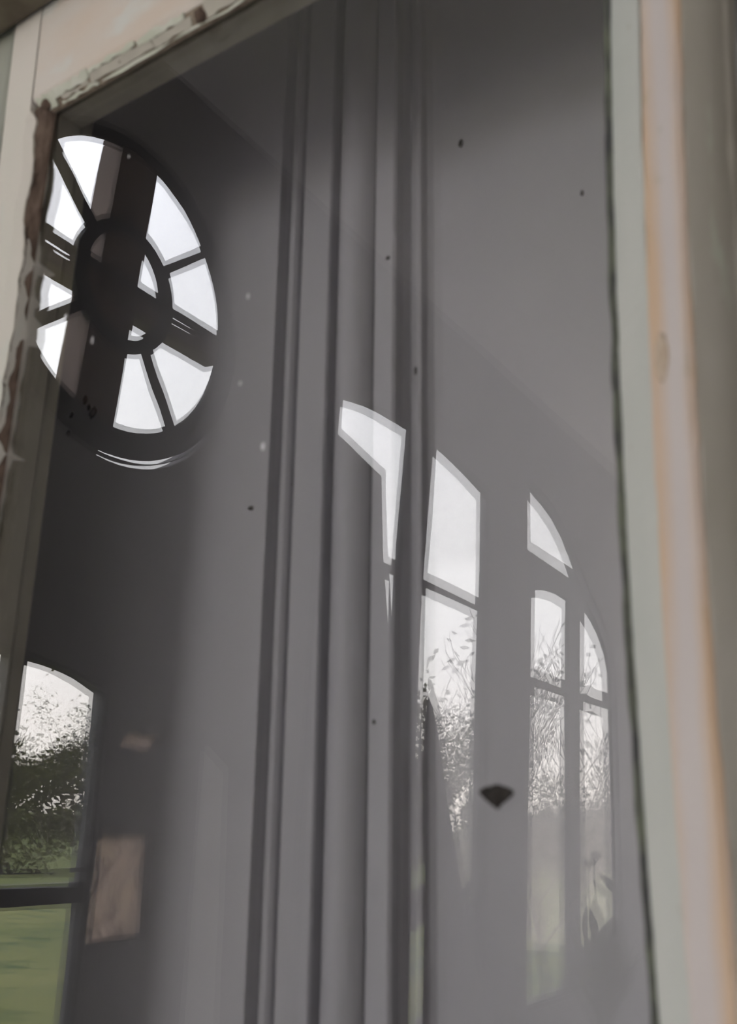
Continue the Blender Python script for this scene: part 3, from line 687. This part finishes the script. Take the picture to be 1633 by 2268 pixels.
def hedge(name, x0, y0, x1, y1, h, w, nleaf, ls, label, mat, seed):
    rn = random.Random(seed); verts, faces = [], []; A = Vector((x0, y0, 0)); B = Vector((x1, y1, 0)); d = (B-A); sd = Vector((-d.y, d.x, 0)).normalized()
    for k_ in range(nleaf):
        t = rn.random(); hh = h*(0.72+0.42*noise.noise(Vector((t*14, seed, 0)))+0.12*noise.noise(Vector((t*60, seed, 3))))
        q = A+d*t+sd*rn.uniform(-w, w)+Vector((0, 0, hh*(1-rn.random()**2.2)-0.05))
        s = ls*rn.uniform(.6, 1.4); u_ = Vector((rn.gauss(0, 1), rn.gauss(0, 1), rn.gauss(0, 1))).normalized(); v_ = u_.orthogonal().normalized()
        i = len(verts); verts += [q-u_*s, q+v_*s*.6, q+u_*s, q-v_*s*.6, q+u_.cross(v_)*s*.2]
        faces += [(i, i+1, i+4), (i+1, i+2, i+4), (i+2, i+3, i+4), (i+3, i, i+4)]
    me = bpy.data.meshes.new(name); me.from_pydata([tuple(v) for v in verts], [], faces); me.materials.append(mat)
    o = bpy.data.objects.new(name, me); COL.objects.link(o); return tag(o, label, 'hedge')
hedge('low_hedge', -50.0, -16.0, -47.0, -38.0, 1.6, 0.8, 6000, 0.16, 'green hedge along the lawn in the low arched window', MT['leaf'], 31)
hedge('distant_hedge', -40.0, -66.0, -14.0, -50.0, 3.4, 1.5, 9000, 0.30, 'distant hedge line on the skyline in the farthest window', MT['leaf2'], 32)
hedge('distant_hedge', -78.0, -22.0, -42.0, -66.0, 5.6, 1.5, 16000, 0.30, 'distant hedge behind the trees in the low arched window', MT['leaf'], 34)
hedge('border_hedge', -27.0, -36.0, -14.0, -40.5, 1.5, 0.6, 5000, 0.13, 'dark hedge at the foot of the trees in the tall windows', MT['leaf2'], 33)

# ------------------------------------------------------------------ daylight portals in the window openings and the added back opening (they emit nothing; they guide sky light)
def portal(name, s0, s1, z0, z1):
    l = bpy.data.lights.new(name, 'AREA'); l.shape = 'RECTANGLE'; l.size = s1-s0; l.size_y = z1-z0; l.cycles.is_portal = True
    o = bpy.data.objects.new(name, l); COL.objects.link(o)
    X = ER; Z = -NR; Y = Z.cross(X)
    o.matrix_world = Matrix((X, Y, Z)).transposed().to_4x4(); o.location = WP((s0+s1)/2, (z0+z1)/2, -0.11)
portal('daylight_round', 1.14, 2.41, 2.73, 4.0); portal('daylight_low', 0.92, 1.90, 0.1, 2.06)
portal('daylight_tall', 3.16, 4.86, 0.62, 3.63); portal('daylight_far', 5.47, 7.12, 0.6, 3.77); portal('daylight_small', 1.92, 2.19, 1.19, 1.53)
lb = bpy.data.lights.new('daylight_back', 'AREA'); lb.shape = 'RECTANGLE'; lb.size = 2.0; lb.size_y = 3.5; lb.cycles.is_portal = True
ob = bpy.data.objects.new('daylight_back', lb); COL.objects.link(ob); ob.location = (-2.25, ROOM_Y-0.13, 2.35); ob.rotation_euler = (radians(-90), 0, 0)
